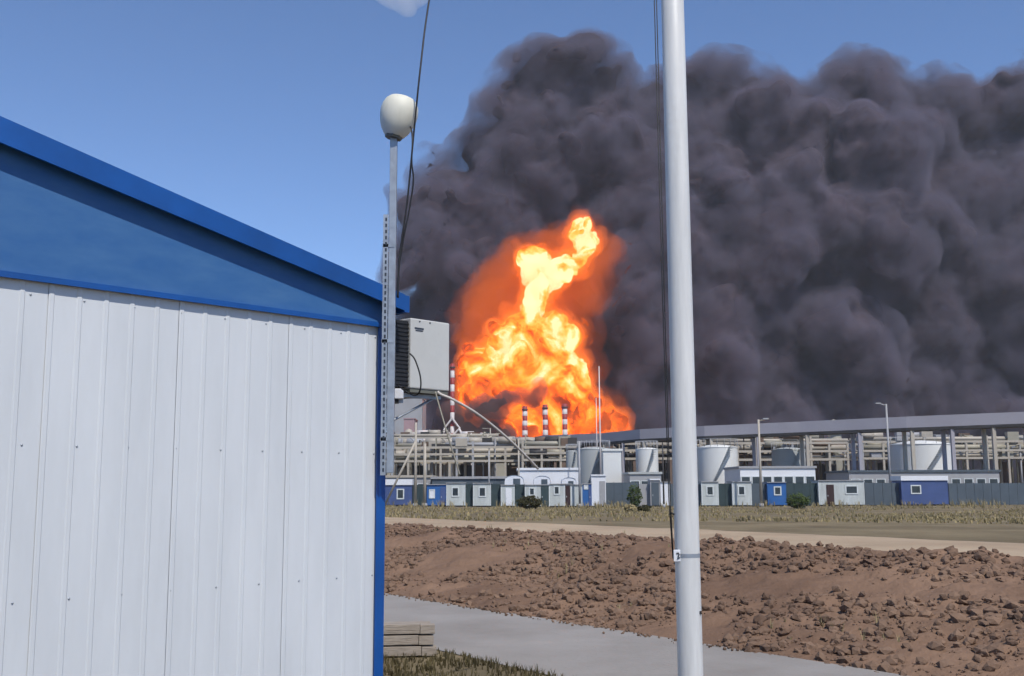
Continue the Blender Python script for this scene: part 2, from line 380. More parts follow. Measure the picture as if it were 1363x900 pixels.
# ------------------------------------------------------------------ stack of boards beside the path
stk = G(515, 874)
ux = Vector((1, .10, 0)).normalized(); srz = math.atan2(ux.y, ux.x)
by = stk.y; bx = P(580, 870, by).x
L = 1.5
lay = 0
def beam(name, label, x0, x1, y0, y1, z0, z1, group=None):
    o = MB().box(x0, x1, y0, y1, z0, z1).build(name, M_wood, None, .006); o.location = (bx, by, 0); o.rotation_euler = (0, 0, srz)
    return tag(o, label, 'timber', group)
zc = .0
for r_, nm in enumerate(('lowest', 'middle', 'top')):
    dx = (.0, -.035, -.02)[r_]
    for j, (y0, y1) in enumerate(((0, .15), (.17, .33))):
        if j == 0:
            beam('timber_beam', f'weathered grey timber beam, {nm} row of the stack, facing the concrete path end', -L, dx-.18, y0, y1, zc+.015, zc+.125)
            beam('timber_block', f'split weathered timber block closing the end of the {nm} row', dx-.176, dx, y0-.01, y1, zc+.013, zc+.120)
        else:
            beam('timber_beam', f'weathered grey timber beam hidden behind the front of the {nm} row', -L, dx-.05, y0, y1, zc+.015, zc+.122)
    zc += .128
    if r_ == 1: continue
# ------------------------------------------------------------------ site huts
def gz(x, y): return zg(x, y)
HY = 94.0
def pxw(Y): return 1/FPX*Y/math.cos(PITCH)*1.0
def hut(px0, px1, pyt, mt, label, Y=HY, depth=2.2, win=None, winm=None, roof=None, roofm=None, door=None, doorm=None, cat='hut', name='site_hut', pyb=674):
    x0, x1 = P(px0, 655, Y).x, P(px1, 655, Y).x; zt = P((px0+px1)/2, pyt, Y).z; c = (x0+x1)/2; w_ = (x1-x0)/2
    zb = gz(c, Y)-.05
    t = thing(name, label, cat, (c, Y, zb))
    h = zt-zb; t.rotation_euler.z = R(random.uniform(-2, 2))
    MB().box(-w_, w_, 0, depth, .12, h).build('wall', mt, t)
    MB().box(-w_+.05, w_-.05, .05, depth-.05, 0, .12).build('skid_base', M_dkst, t)
    rm = roofm or M_lgrey; ro = roof or .06
    MB().box(-w_-.06, w_+.06, -.1, depth+.1, h, h+ro).build('roof', rm, t)
    for k_ in (-1, 1): MB().box(k_*w_-.03 if k_ < 0 else w_-.03, k_*w_+.03 if k_ < 0 else w_+.03, -.015, .03, .12, h-.003).build('corner_post', M_fr if mt is M_hutw else mt, t)
    if win:
        a, b_, c_, d_ = win
        wx0, wx1 = P(a, 655, Y).x-c, P(b_, 655, Y).x-c; wz1, wz0 = P(a, c_, Y).z-zb, P(a, d_, Y).z-zb
        f = MB(); e = min(.1, (wx1-wx0)*.28)
        f.box(wx0, wx0+e, -.05, -.002, wz0, wz1); f.box(wx1-e, wx1, -.05, -.002, wz0, wz1); f.box(wx0+e, wx1-e, -.05, -.002, wz1-e, wz1); f.box(wx0+e, wx1-e, -.05, -.002, wz0, wz0+e)
        f = f.build('window_frame', M_fr, t)
        MB().box(wx0+e, wx1-e, -.02, -.003, wz0+e, wz1-e).build('window_pane', winm or M_glass, f)
    if door:
        a, b_, c_ = door; dx0, dx1 = P(a, 655, Y).x-c, P(b_, 655, Y).x-c; dz = P(a, c_, Y).z-zb
        d = MB().box(dx0, dx1, -.04, -.002, .13, dz).build('door', doorm, t)
        MB().box(dx0+.08, dx0+.12, -.08, -.041, dz*.45, dz*.45+.12).build('handle', M_fr, d)
    return t
GR = 'small site huts along the verge'
hut(486, 548, 645, M_hutbv, 'slate blue hut with white framed window and thick white roof', depth=3, win=(528, 538, 650, 664), roof=.5, roofm=M_bright)
hut(568.5, 593, 645, M_hutb, 'bright blue hut with white notice beside the grey window huts', win=(571, 579, 651, 663), winm=M_bright, door=(586, 593, 648), doorm=M_hutbv)  # darker right strip, built as a door, paints the hut's shaded side
hut(594.5, 619, 643, M_hutw, 'pale hut with white framed window next to bright blue hut', win=(601, 611, 648, 661))
hut(630, 653, 643.5, M_hutw, 'pale hut with white framed window between two dark teal screens', win=(637, 647, 648, 661.5))
hut(667, 684.5, 646, M_hutw, 'pale narrow hut with pale door under an arched canopy', door=(673, 681, 650), doorm=M_bright)
hut(699, 713, 646, M_hutw, 'pale hut with small window behind the dark shrub', win=(704, 712, 649, 660))
hut(713.5, 731, 646, M_hutw, 'pale hut with dark teal door', door=(720, 730.5, 647), doorm=M_teal)
hut(731.6, 751, 645, M_hutw, 'pale hut with narrow dark window beside maroon door hut', win=(737, 745, 647, 659))
hut(751.6, 760, 645, M_hutw, 'narrow hut with dark maroon door', door=(752.5, 759, 646.5), doorm=M_maroon)
hut(761, 775, 646, M_hutw, 'pale blank hut behind the lamp post in the hut row')
hut(775.6, 787, 645, M_hutb, 'small deep blue hut with white sign on its front', win=(777, 783, 645.5, 652), winm=M_bright, door=(783.5, 786.8, 648), doorm=M_hutbv)  # narrow right door is the hut's shaded side put in darker blue
hut(788, 806, 634, M_bright, 'tall bright white booth with arched top and twin doors', door=(798, 805.5, 641), doorm=M_lgrey, roof=.12, roofm=M_bright)
hut(866, 878, 640, M_lgrey, 'grey booth on legs with dark front panel and white top', door=(867.2, 877, 643), doorm=M_slate, roofm=M_bright, roof=.12)
hut(879.5, 892, 643, M_bright, 'white booth partly behind the tall white pole')
hut(934, 956, 643, M_hutw, 'pale hut with white framed window right of the tall white pole', win=(940, 950, 648, 661))
hut(975, 1000, 643, M_hutw, 'pale hut with window between slate screens', win=(982, 992, 648, 661))
hut(1022, 1046, 644, M_hutb, 'bright blue hut with window far right of the white pole', win=(1030, 1040, 649, 661))
hut(1090, 1150, 642, M_hutw, 'long pale cabin with maroon door and window', win=(1125, 1142, 648, 660), door=(1100, 1110, 647), doorm=M_maroon)
hut(1200, 1262, 642, M_hutbv, 'long slate blue cabin with white roof', win=(1212, 1226, 648, 660), roof=.4, roofm=M_bright)
# dark screens between the huts
def screen(px0, px1, pyt, mt, label, Y=HY+.5):
    x0, x1 = P(px0, 655, Y).x, P(px1, 655, Y).x; zt = P(px0, pyt, Y).z; c = (x0+x1)/2; zb = gz(c, Y)-.05
    t = thing('screen_panel', label, 'screen', (c, Y, zb)); hw = (x1-x0)/2
    n = max(1, int(round((x1-x0)/.75))); wd = 2*hw/n
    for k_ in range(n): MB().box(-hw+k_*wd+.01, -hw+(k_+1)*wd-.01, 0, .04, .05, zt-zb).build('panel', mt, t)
    for k_ in range(n+1): MB().box(-hw+k_*wd-.03, -hw+k_*wd+.03, .045, .11, 0, zt-zb+.05).build('post', M_dkst, t)
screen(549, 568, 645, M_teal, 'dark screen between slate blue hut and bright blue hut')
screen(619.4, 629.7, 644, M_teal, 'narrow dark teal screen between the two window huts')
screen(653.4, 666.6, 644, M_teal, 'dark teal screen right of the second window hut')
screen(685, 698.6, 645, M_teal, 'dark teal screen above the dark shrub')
screen(806.5, 850, 643, M_slate, 'wide slate grey screen right of the bright white booth')
screen(850.5, 865.6, 645, M_lgrey, 'pale grey screen behind the green shrub')
screen(892.5, 933.5, 645, M_slate, 'slate grey screen behind the tall white pole')
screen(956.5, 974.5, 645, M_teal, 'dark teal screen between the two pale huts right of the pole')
screen(1000.5, 1021, 645, M_slate, 'slate screen beside the far blue hut')
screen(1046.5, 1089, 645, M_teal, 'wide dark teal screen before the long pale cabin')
screen(1151, 1199, 645, M_slate, 'wide slate screen between the two long cabins')
screen(1263, 1400, 646, M_slate, 'very long slate screen at the end of the hut row')
# arched white canopies behind the huts
def canopy(px0, px1, py0, py1, label, Y=98.5):
    x0, x1 = P(px0, 640, Y).x, P(px1, 640, Y).x; c = (x0+x1)/2; hw = (x1-x0)/2; zb = gz(c, Y)-.05; zt = P(c, py0, Y).z-zb
    zs = P(c, py1, Y).z-zb
    t = thing('arched_shelter', label, 'shelter', (c, Y, zb)); m = MB(); n = 12; pr = []
    for k_ in range(n+1):
        a = math.pi*k_/n; pr.append((-hw*math.cos(a), zs+.15+(zt-zs-.15)*math.sin(a)**.6))
    pr = [(-hw, .0)]+pr+[(hw, .0)]; q = len(pr)
    m.add([(x_, y_, z_) for y_ in (0, 2.4) for x_, z_ in pr], [(i, i+1, q+i+1, q+i) for i in range(q-1)], False)
    m.build('shell', M_bright, t)
    m = MB(); m.add([(x_*.98, .05, z_-.01) for x_, z_ in pr], [tuple(range(q))]); m.build('end_wall', M_bright, t)
    MB().box(-hw*.1, hw*.62, -.0, .04, 0, zt-.32).build('door', M_slate, t)
    return t
canopy(671.5, 697.5, 632.5, 645, 'white arched shelter above the pale door hut')
canopy(710.5, 733, 633.5, 645, 'white arched shelter behind the dark teal door hut')
canopy(748, 767, 636, 645, 'white arched shelter behind the maroon door hut')
# shrubs
def shrub(px, pyb, Y, w_, h_, mt, label, n=700):
    p = P(px, pyb, Y); zb = gz(p.x, Y)-.05; t = thing('shrub', label, 'shrub', (p.x, Y, zb)); m = MB()
    for _ in range(n):
        d = Vector((random.gauss(0, 1), random.gauss(0, 1), random.gauss(0, 1))).normalized()*random.uniform(.35, 1)**.5
        q = Vector((d.x*w_/2, d.y*w_/2, h_*(.5+.5*d.z)))*(1+.25*noise.noise(d*2.2+Vector((px, 0, 0)))); s_ = random.uniform(.05, .13)
        a = Vector((random.gauss(0, 1), random.gauss(0, 1), random.gauss(0, 1))).normalized(); b_ = a.orthogonal().normalized()
        m.add([q+a*s_, q+b_*s_*.6, q-a*s_, q-b_*s_*.6], [(0, 1, 2, 3)])
    m.build('foliage', mt, t)
    s_ = MB()
    for k_ in range(5): s_.tube([(random.uniform(-.1, .1), random.uniform(-.1, .1), 0), (random.uniform(-.3, .3)*w_, random.uniform(-.3, .3)*w_, h_*.7)], .02, 5)
    s_.build('stems', M_rust, t)
shrub(705, 681, 82, 2.0, .95, M_leafd, 'low dark brown shrub before the pale hut row', 1200)
shrub(845, 672, 92.5, 1.3, 1.9, M_leaf, 'rounded green shrub at the end of the slate screen')
shrub(838, 686, 70, .8, .5, M_grass, 'small dry tuft on the verge right of the booth', 350)
shrub(857, 687, 68, .8, .45, M_leafd, 'small dark weed tuft near the grey booth', 350)
shrub(1063, 680, 84, 1.8, 1.2, M_leaf, 'green shrub before the wide teal screen', 900)
# ------------------------------------------------------------------ poles and masts
def mast(px, y0, y1, Y, r, mt, label, arm=None, brace=None, cat='pole', name='utility_pole', rtop=None):
    p = P(px, y0, Y); zb = gz(p.x, Y)-.1 if Y < 120 else .2; zt = p.z
    t = thing(name, label, cat, (p.x, Y, zb))
    MB().tube([(0, 0, 0), (0, 0, zt-zb)], r, 10, rs=[r*1.1, rtop or r*.8]).build('shaft', mt, t)
    MB().tube([(0, 0, 0), (0, 0, .35)], r*1.7, 10).build('footing', M_lgrey, t)
    if arm: MB().tube([(0, 0, zt-zb-.15), (arm, -.1, zt-zb+.05)], r*.5, 6).build('arm', mt, t); MB().box(arm-.25, arm+.25, -.22, .02, zt-zb, zt-zb+.12).build('lamp_head', M_lgrey, t)
    if brace: MB().tube([(0, 0, (zt-zb)*brace[1]), (brace[0], 0, 0)], r*.8, 8).build('brace', mt, t)
    return t
mast(554, 562, 672, 88, .115, M_beige, 'tall pale utility pole with slanting brace before the plant', brace=(-2.6, .78))
mast(566, 590, 672, 89, .13, M_beige, 'shorter pale utility pole beside the braced pole')
mast(690.5, 584, 645, 100, .09, M_beige, 'pale lamp pole at the start of the grey gallery', arm=-.35)
mast(651, 600, 645, 110, .08, M_lgrey, 'slim grey pole before the pipe rack')
mast(771, 588, 672, 93, .10, M_lgrey, 'grey post rising beside the blank hut')
mast(798, 488, 640, 112, .10, M_stw, 'tall thin white mast in front of the fire', rtop=.05, name='mast', cat='mast')
mast(794, 530, 600, 140, .08, M_stw, 'shorter thin pale mast beside the tall white mast', rtop=.04, name='mast', cat='mast')
mast(882, 590, 672, 90, .07, M_dkst, 'thin dark post close to the tall white pole')
mast(1010, 560, 672, 91, .11, M_beige, 'pale utility pole beyond the slate screen right of the tall white pole', arm=.6)
mast(1180, 540, 672, 100, .11, M_lgrey, 'grey lamp pole behind the wide slate screen', arm=-.8)
# ------------------------------------------------------------------ plant
def bxp(name, x0, x1, y0, y1, Y, dep, mt, parent, zb=None):
    a, b_ = P(x0, y1, Y), P(x1, y0, Y); c = parent.location
    return MB().box(a.x-c.x, b_.x-c.x, Y-c.y, Y+dep-c.y, (zb if zb is not None else a.z)-c.z, b_.z-c.z).build(name, mt, parent)
def block(name, label, cat, x0, x1, y0, Y, dep, mt, roofm=M_lgrey, wins=0, zb=.2):
    c = P((x0+x1)/2, y0, Y); t = thing(name, label, cat, (c.x, Y, zb))
    a, b_ = P(x0, y0, Y), P(x1, y0, Y); h = c.z-zb; hw = (b_.x-a.x)/2
    MB().box(-hw, hw, 0, dep, 0, h-.25).build('wall', mt, t); MB().box(-hw-.15, hw+.15, -.15, dep+.15, h-.25, h).build('roof', roofm, t)
    for k_ in range(wins):
        xx = -hw+2*hw*(k_+.5)/wins
        f = MB().box(xx-.55, xx+.55, -.06, -.003, h*.42, h*.72).build('window_frame', M_fr, t)
        MB().box(xx-.45, xx+.45, -.07, -.061, h*.44, h*.70).build('window_pane', M_glass, f)
    return t
block('service_building', 'long low white building with slightly curved roof behind the huts', 'building', 690, 771, 623, 118, 9, M_bright, M_bright, 0)
block('service_building', 'low grey concrete building with slate roof behind the window huts', 'building', 575, 688, 634, 112, 8, M_slate, M_lgrey, 6)
block('service_building', 'low beige shed behind the bright blue hut', 'building', 480, 574, 632, 114, 8, M_lgrey, M_beige, 4)
block('service_building', 'white flat walled building in front of the grey storage tank', 'building', 803, 827, 598, 128, 6, M_tank, M_tank, 0)
block('service_building', 'low grey plant building under the gallery near the white pole', 'building', 838, 880, 629, 120, 7, M_lgrey, M_tankg, 3)
block('service_building', 'low white building right of the white pole', 'building', 985, 1085, 622, 122, 9, M_bright, M_lgrey, 7)
block('service_building', 'low grey concrete building far right of the white pole', 'building', 1130, 1330, 628, 124, 9, M_lgrey, M_slate, 12)
block('process_building', 'wide khaki process building behind the beige pipe racks', 'building', 512, 690, 591, 245, 20, M_khaki, M_beige, 0)
block('process_building', 'dark brown process building behind the rusty rack', 'building', 695, 935, 592, 240, 20, M_rust, M_dkst, 0)
block('process_tower', 'tall light grey clad tower block behind the cabin air conditioner', 'building', 517, 562.5, 528, 300, 14, M_lgrey, M_tankg, 0)
block('process_building', 'faded red clad process building below the grey tower', 'building', 538, 552, 556, 270, 9, M_pink, M_pink, 0)
# bare pipe racks
def rack(label, px0, px1, Y, levels, dep, colstep, pipem, seed, top=None, clutter=0):
    rnd = random.Random(seed); a, b_ = P(px0, 640, Y), P(px1, 640, Y); t = thing('pipe_rack', label, 'pipe rack', ((a.x+b_.x)/2, Y, .2)); hw = (b_.x-a.x)/2
    zs = [P(600, y_, Y).z-.2 for y_ in levels]; ztop = max(zs)
    n = max(2, int(2*hw/colstep))
    for k_ in range(n+1):
        x_ = -hw+2*hw*k_/n
        for yy in (0, dep): MB().box(x_-.16, x_+.16, yy-.16, yy+.16, 0, ztop+(.9 if k_ % 3 == 0 else .0)).build('column', M_beige if rnd.random() < .75 else M_lgrey, t)
    for z_ in zs:
        for yy in (0, dep): MB().box(-hw, hw, yy-.2, yy-.165, z_-.22, z_+.12).build('beam', M_beige, t)
        for k_ in range(4):
            yy = dep*(k_+.6)/5+.2; r_ = rnd.uniform(.18, .42); xa = -hw-.5 if rnd.random() < .7 else rnd.uniform(-hw, 0)
            MB().tube([(xa, yy, z_+r_+.13), (hw+.5, yy, z_+r_+.13)], r_, 8).build('pipe', rnd.choice(pipem), t)
    for k_ in range(int(clutter*1.8)):
        x_ = rnd.uniform(-hw, hw); z_ = rnd.choice(zs); yy = rnd.uniform(0, dep)
        c_ = rnd.random()
        if c_ < .4: MB().tube([(x_, yy, 0), (x_, yy, z_+rnd.uniform(.3, 2)), (x_+rnd.uniform(-2, 2), yy, z_+rnd.uniform(.3, 2.2))], rnd.uniform(.1, .25), 7).build('riser_pipe', rnd.choice(pipem), t)
        elif c_ < .7: MB().box(x_-.9, x_+.9, yy-.5, yy+.5, z_+.13, z_+rnd.uniform(.8, 1.7)).build('valve_box', rnd.choice(pipem+[M_dkst, M_rust]), t)
        else: MB().tube([(x_-1.3, yy, z_+1.1), (x_+1.3, yy, z_+1.1)], .55, 10).build('vessel', rnd.choice(pipem), t)
    # dark sheets low behind the columns, standing in for shade in the open bays
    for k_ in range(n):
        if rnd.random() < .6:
            x_ = -hw+2*hw*(k_+.5)/n; MB().box(x_-hw/n*.8, x_+hw/n*.8, dep*.55, dep*.55+.2, zs[0]*.35, zs[0]-.6).build('bay_shade', rnd.choice([M_dkst, M_rust, M_dkst]), t)
    return t
rack('wide beige pipe rack with dark bays behind the window huts', 500, 716, 165, (613, 604, 595), 9, 2.4, [M_beige, M_khaki, M_beige, M_lgrey], 1, clutter=46)
rack('far khaki pipe rack carrying vessels behind the wide beige rack', 505, 660, 215, (598, 589, 582), 10, 4, [M_khaki, M_beige, M_stw], 2, clutter=40)
rack('rusty brown pipe rack under the grey gallery', 696, 772, 160, (612, 603, 595), 9, 2.6, [M_rust, M_khaki, M_dkst, M_beige], 3, clutter=40)
rack('dark brown pipe rack between the storage tanks', 826, 900, 158, (611, 600, 591), 9, 2.6, [M_rust, M_khaki, M_dkst, M_beige], 4, clutter=32)
rack('beige pipe rack right of the white pole', 934, 1130, 162, (613, 602, 591), 9, 2.6, [M_beige, M_khaki, M_rust], 5, clutter=44)
rack('khaki pipe rack at the far right end of the plant', 1150, 1400, 170, (612, 602, 590), 9, 3, [M_khaki, M_beige, M_lgrey], 6, clutter=44)
# storage tanks and vessels
def tank(label, px, w_px, y0, Y, mt, group=None):
    c = P(px, y0, Y); r_ = w_px/2*Y/FPX; h = c.z-.2; t = thing('storage_tank', label, 'tank', (c.x, Y+r_, .2))
    MB().lathe([(r_, 0), (r_, h-.06*r_)], 32).build('shell', mt, t)
    MB().lathe([(r_*1.02, h-.06*r_-.1), (r_*1.02, h-.06*r_), (r_*.5, h+.04*r_), (.0001, h+.08*r_)], 32).build('roof', mt, t)
    ring = MB()
    for k_ in range(18):
        a = 2*math.pi*k_/18; ring.tube([(r_*math.cos(a), r_*math.sin(a), h-.06*r_), (r_*math.cos(a), r_*math.sin(a), h+.9)], .03, 4)
    ring.lathe([(r_, h+.86), (r_, h+.92)], 32); ring.build('railing', M_lgrey, t)
    st_ = MB(); n = 30
    for k_ in range(n):
        a = -2.4+1.3*k_/n; z_ = h*k_/n; st_.box(-.5, .5, -.12, .12, 0, .06, Matrix.Translation(((r_+.45)*math.cos(a), (r_+.45)*math.sin(a), z_)) @ Matrix.Rotation(a, 4, 'Z'))
    st_.build('stair', M_tankg, t)
tank('dull grey storage tank beside the tall white mast', 792, 44, 596, 133, M_tankg)
tank('pale storage tank close to the tall white pole', 863, 30, 597, 134, M_tank)
tank('dark grey slim tank left of the dull grey tank', 762, 16, 600, 150, M_tankg)
tank('large white storage tank right of the white pole', 960, 54, 594, 137, M_tank)
tank('grey storage tank beside the large white tank', 1055, 44, 598, 140, M_tankg)
tank('big pale storage tank at the far right', 1240, 80, 590, 145, M_tank)
def vessel(label, px, w_px, y0, Y, mt):
    c = P(px, y0, Y); r_ = w_px/2*Y/FPX; h = c.z-.2; t = thing('process_vessel', label, 'vessel', (c.x, Y, .2))
    MB().lathe([(r_*.8, 0), (r_*.8, h*.3), (r_, h*.36), (r_, h*.93), (r_*.6, h*.98), (.0001, h)], 20).build('shell', mt, t)
    for f_ in (.5, .8): MB().lathe([(r_*1.25, h*f_), (r_*1.25, h*f_+.25), (r_*.99, h*f_+.26)], 20).build('platform', M_lgrey, t)
vessel('pale beige process vessel below the grey tower', 544.5, 13, 570, 240, M_beige)
vessel('short khaki vessel left of the pale flare base', 575, 14, 578, 235, M_khaki)
vessel('short beige vessel right of the flare base', 622, 12, 579, 235, M_beige)
vessel('pale vessel at the end of the khaki rack', 650, 10, 584, 235, M_stw)
vessel('khaki process vessel far right of the white pole', 1110, 18, 560, 230, M_khaki)
# striped stacks
def stack(label, px, w_px, y0, Y, nb, lattice=False):
    c = P(px, y0, Y); r_ = w_px/2*Y/FPX; h = c.z-.2; t = thing('striped_stack', label, 'chimney', (c.x, Y, .2), group='red and white striped stacks')
    zb_ = P(px, 586, Y).z-.2; MB().lathe([(r_*1.25, 0), (r_, zb_)], 16).build('shaft', M_stw, t)
    for k_ in range(nb):
        z0_, z1_ = zb_+(h-zb_)*k_/nb, zb_+(h-zb_)*(k_+1)/nb
        MB().lathe([(r_, z0_), (r_*.98, z1_), (.0001 if k_ == nb-1 else r_*.9, z1_+.001)], 16).build('band', M_red if (nb-k_) % 2 else M_stw, t)
    MB().lathe([(r_*1.3, h-1.2), (r_*1.3, h-.9), (r_*.9, h-.89)], 16).build('platform', M_dkst, t)
    return t
fl = stack('tallest red and white banded stack rising from a white diamond frame', 603, 5.6, 484, 300, 11)
m = MB(); cz_ = P(603, 571, 300).z-.2; q = 300/FPX
for sx in (-1, 1):
    m.tube([(0, -1, cz_+14*q), (sx*10*q, -1, cz_+1*q), (0, -1, cz_-10*q)], 1.5*q, 6, smooth=False); m.tube([(sx*9*q, -1, cz_+1*q), (sx*17*q, -1, cz_-16*q)], 1.6*q, 6)
m.build('diamond_frame', M_stw, fl)
stack('striped stack standing in the flames left of the other two', 699, 7, 541, 330, 7)
stack('striped stack standing in the flames between its two neighbours', 726, 7, 539, 330, 7)
stack('striped stack standing in the flames right of the other two', 752, 7, 538, 330, 7)
# grey covered gallery
gpts = [(676, 591, 175), (722, 580.5, 168), (800, 578, 158), (850, 573, 150), (935, 569, 143), (1060, 564, 137), (1200, 558, 130), (1420, 550, 122)]
gal = thing('conveyor_gallery', 'long grey roofed gallery on columns in front of the fire', 'gallery', (0, 0, .2))
for (a, b_) in zip(gpts[:-1], gpts[1:]):
    p, q = P(*a), P(*b_); d = 3.2; h_ = 1.35
    vs = []
    for p_ in (p, q):
        for yy in (-d/2, d/2):
            for zz in (0, -h_): vs.append((p_.x, p_.y+yy, p_.z+zz-.2))
    MB().add(vs, [(0, 1, 5, 4), (2, 6, 7, 3), (0, 4, 6, 2), (1, 3, 7, 5), (0, 2, 3, 1), (4, 5, 7, 6)]).build('deck', M_gal, gal)
    MB().add([Vector(v)+Vector((0, 0, -h_+.0 if i % 2 == 0 else -.35)) for i, v in enumerate(vs)], [(0, 1, 5, 4), (2, 6, 7, 3), (0, 4, 6, 2), (1, 3, 7, 5), (0, 2, 3, 1), (4, 5, 7, 6)]).build('soffit_beam', M_dkst, gal)
    n = 2 if q.x-p.x < 12 else 4
    for k_ in range(n):
        f_ = (k_+.15)/n; c = p.lerp(q, f_)
        for yy in (-1.3, 1.3): MB().box(c.x-.2, c.x+.2, c.y+yy-.2, c.y+yy+.2, 0, c.z-.2-h_-.36).build('column', M_beige if k_ % 2 == 0 else M_gal, gal)
# ------------------------------------------------------------------ smoke and fire
def blob_mesh(name, spheres, vox, disp, seed=0, warp=()):
    """union of spheres (world x,y,z,r) -> voxel remesh -> billowing displacement"""
    b0 = bmesh.new(); bmesh.ops.create_icosphere(b0, subdivisions=3, radius=1)
    uv_ = np.array([v.co[:] for v in b0.verts]); uf_ = np.array([[v.index for v in f.verts] for f in b0.faces]); b0.free()
    vs = np.concatenate([uv_*q[3]+np.array(q[:3]) for q in spheres]); fs = np.concatenate([uf_+k_*len(uv_) for k_ in range(len(spheres))])
    me = bpy.data.meshes.new(name); me.from_pydata(vs.tolist(), [], fs.tolist())
    o = link(bpy.data.objects.new(name, me)); r = o.modifiers.new('remesh', 'REMESH'); r.mode = 'VOXEL'; r.voxel_size = vox
    dg = bpy.context.evaluated_depsgraph_get(); me2 = bpy.data.meshes.new_from_object(o.evaluated_get(dg))
    o.modifiers.clear(); o.data = me2; bpy.data.meshes.remove(me)
    n = len(me2.vertices); co = np.empty(n*3, 'f4'); no = np.empty(n*3, 'f4')
    me2.vertices.foreach_get('co', co); me2.vertex_normals.foreach_get('vector', no)
    co = co.reshape(-1, 3)
    for (freq, amp) in warp:
        co = co+amp*np.array([noise.noise_vector(Vector(c)*freq+Vector((seed*2, seed, 0))) for c in co], 'f4')
    me2.vertices.foreach_set('co', co.astype('f4').ravel()); me2.update(); me2.vertex_normals.foreach_get('vector', no)
    no = no.reshape(-1, 3); dd = np.zeros(n, 'f4')
    for (freq, amp, kind) in disp:
        for i in range(n):
            v = Vector(co[i])*freq+Vector((seed, 0, 0))
            k_ = noise.noise(v)
            dd[i] += amp*(abs(k_)*2.2-.45 if kind == 'b' else k_)
    co = co+no*dd[:, None]; me2.vertices.foreach_set('co', co.astype('f4').ravel()); me2.update()
    me2.polygons.foreach_set('use_smooth', [True]*len(me2.polygons))
    return o, co
def offset_copy(o, name, off, freq, amp, seed):
    me = o.data.copy(); n = len(me.vertices); co = np.empty(n*3, 'f4'); no = np.empty(n*3, 'f4')
    me.vertices.foreach_get('co', co); me.vertex_normals.foreach_get('vector', no); co = co.reshape(-1, 3); no = no.reshape(-1, 3)
    d = np.array([off+amp*noise.noise(Vector(c)*freq+Vector((seed, 0, 0))) for c in co], 'f4')
    co = co+no*d[:, None]; me.vertices.foreach_set('co', co.astype('f4').ravel()); me.update(); me.materials.clear()
    return link(bpy.data.objects.new(name, me))
def volmat(name, col, dens, em=0, emc=(1, 1, 1), ani=0.0):
    m = bpy.data.materials.new(name); m.use_nodes = True; t = m.node_tree; t.nodes.clear()
    v = t.nodes.new('ShaderNodeVolumePrincipled'); v.inputs['Color'].default_value = (*col, 1); v.inputs['Density'].default_value = dens
    v.inputs['Anisotropy'].default_value = ani
    v.inputs['Emission Strength'].default_value = em; v.inputs['Emission Color'].default_value = (*emc, 1)
    o = t.nodes.new('ShaderNodeOutputMaterial'); t.links.new(v.outputs[0], o.inputs['Volume'])
    return m
M_smoke = mat('smoke', (.038, .031, .040), 1.0, 0, .02, col2=(.080, .065, .080), spec=0, detail=8)
SY = 480
def sp(px, py, r_, Y=SY): p = P(px, py, Y); return (p.x, p.y, p.z, r_*Y/FPX)
smk = [  # px, py, radius px, depth
 (738, 88, 52, 490), (800, 142, 52, 500), (706, 132, 46, 480), (870, 160, 58, 505), (660, 205, 45, 478), (735, 200, 75, 490), (840, 215, 90, 500), (930, 160, 75, 505),
 (615, 250, 42, 476), (580, 300, 42, 472), (650, 300, 60, 480), (545, 350, 38, 470), (525, 370, 30, 468), (590, 380, 50, 476), (740, 290, 70, 500), (860, 320, 85, 495),
 (930, 260, 90, 500), (625, 470, 55, 485), (600, 520, 45, 486), (640, 560, 55, 488), (580, 560, 30, 480), (700, 450, 90, 510), (760, 500, 80, 515), (840, 420, 70, 490),
 (840, 520, 80, 495), (910, 450, 90, 495), (920, 560, 75, 490), (700, 550, 60, 515), (930, 360, 90, 490), (800, 590, 60, 500), (860, 395, 42, 470), (890, 590, 60, 485),
 (1000, 180, 85, 510), (1010, 300, 110, 505), (1000, 430, 110, 500), (1010, 550, 95, 495), (1090, 210, 95, 515), (1110, 340, 120, 512), (1100, 470, 110, 505), (1110, 570, 80, 498),
 (1190, 190, 105, 520), (1220, 320, 120, 520), (1210, 450, 110, 515), (1200, 550, 85, 505), (1300, 170, 110, 525), (1330, 300, 130, 525), (1320, 430, 110, 520), (1300, 540, 80, 512),
 (1420, 150, 110, 530), (1450, 280, 130, 530), (1430, 410, 110, 525), (1420, 520, 80, 520), (1540, 180, 120, 535), (1560, 320, 120, 535), (1540, 440, 90, 530),
 (560, 330, 30, 462), (700, 80, 30, 482), (735, 62, 26, 484), (790, 370, 75, 530), (585, 430, 52, 500), (575, 490, 50, 500), (560, 540, 40, 500), (620, 400, 60, 515), (740, 400, 90, 545), (700, 330, 60, 530)]
smk = [(a+(18 if a < 570 and b_ < 400 else 0), b_+(28 if b_ < 160 else 14 if b_ < 230 else 0), c_, d_) for a, b_, c_, d_ in smk]
smk += [(585+i*62, 612, 42, 500) for i in range(17)]
sph = [sp(a, b_, c_*.93, d_+8) for a, b_, c_, d_ in smk]
rr = random.Random(11)
for (a, b_, c_, d_) in list(smk):
    for _ in range(3):
        th = rr.uniform(0, 6.28); ph = rr.uniform(-.2, 1.2)
        q = .78*c_; sph.append(sp(a+q*math.cos(th)*math.cos(ph), b_+q*math.sin(th)*math.cos(ph), c_*rr.uniform(.35, .5), d_-q*math.sin(ph)*.33))
smoke = thing('smoke_plume', 'huge dark grey smoke plume billowing above the burning plant', 'smoke', P(760, 600, SY))
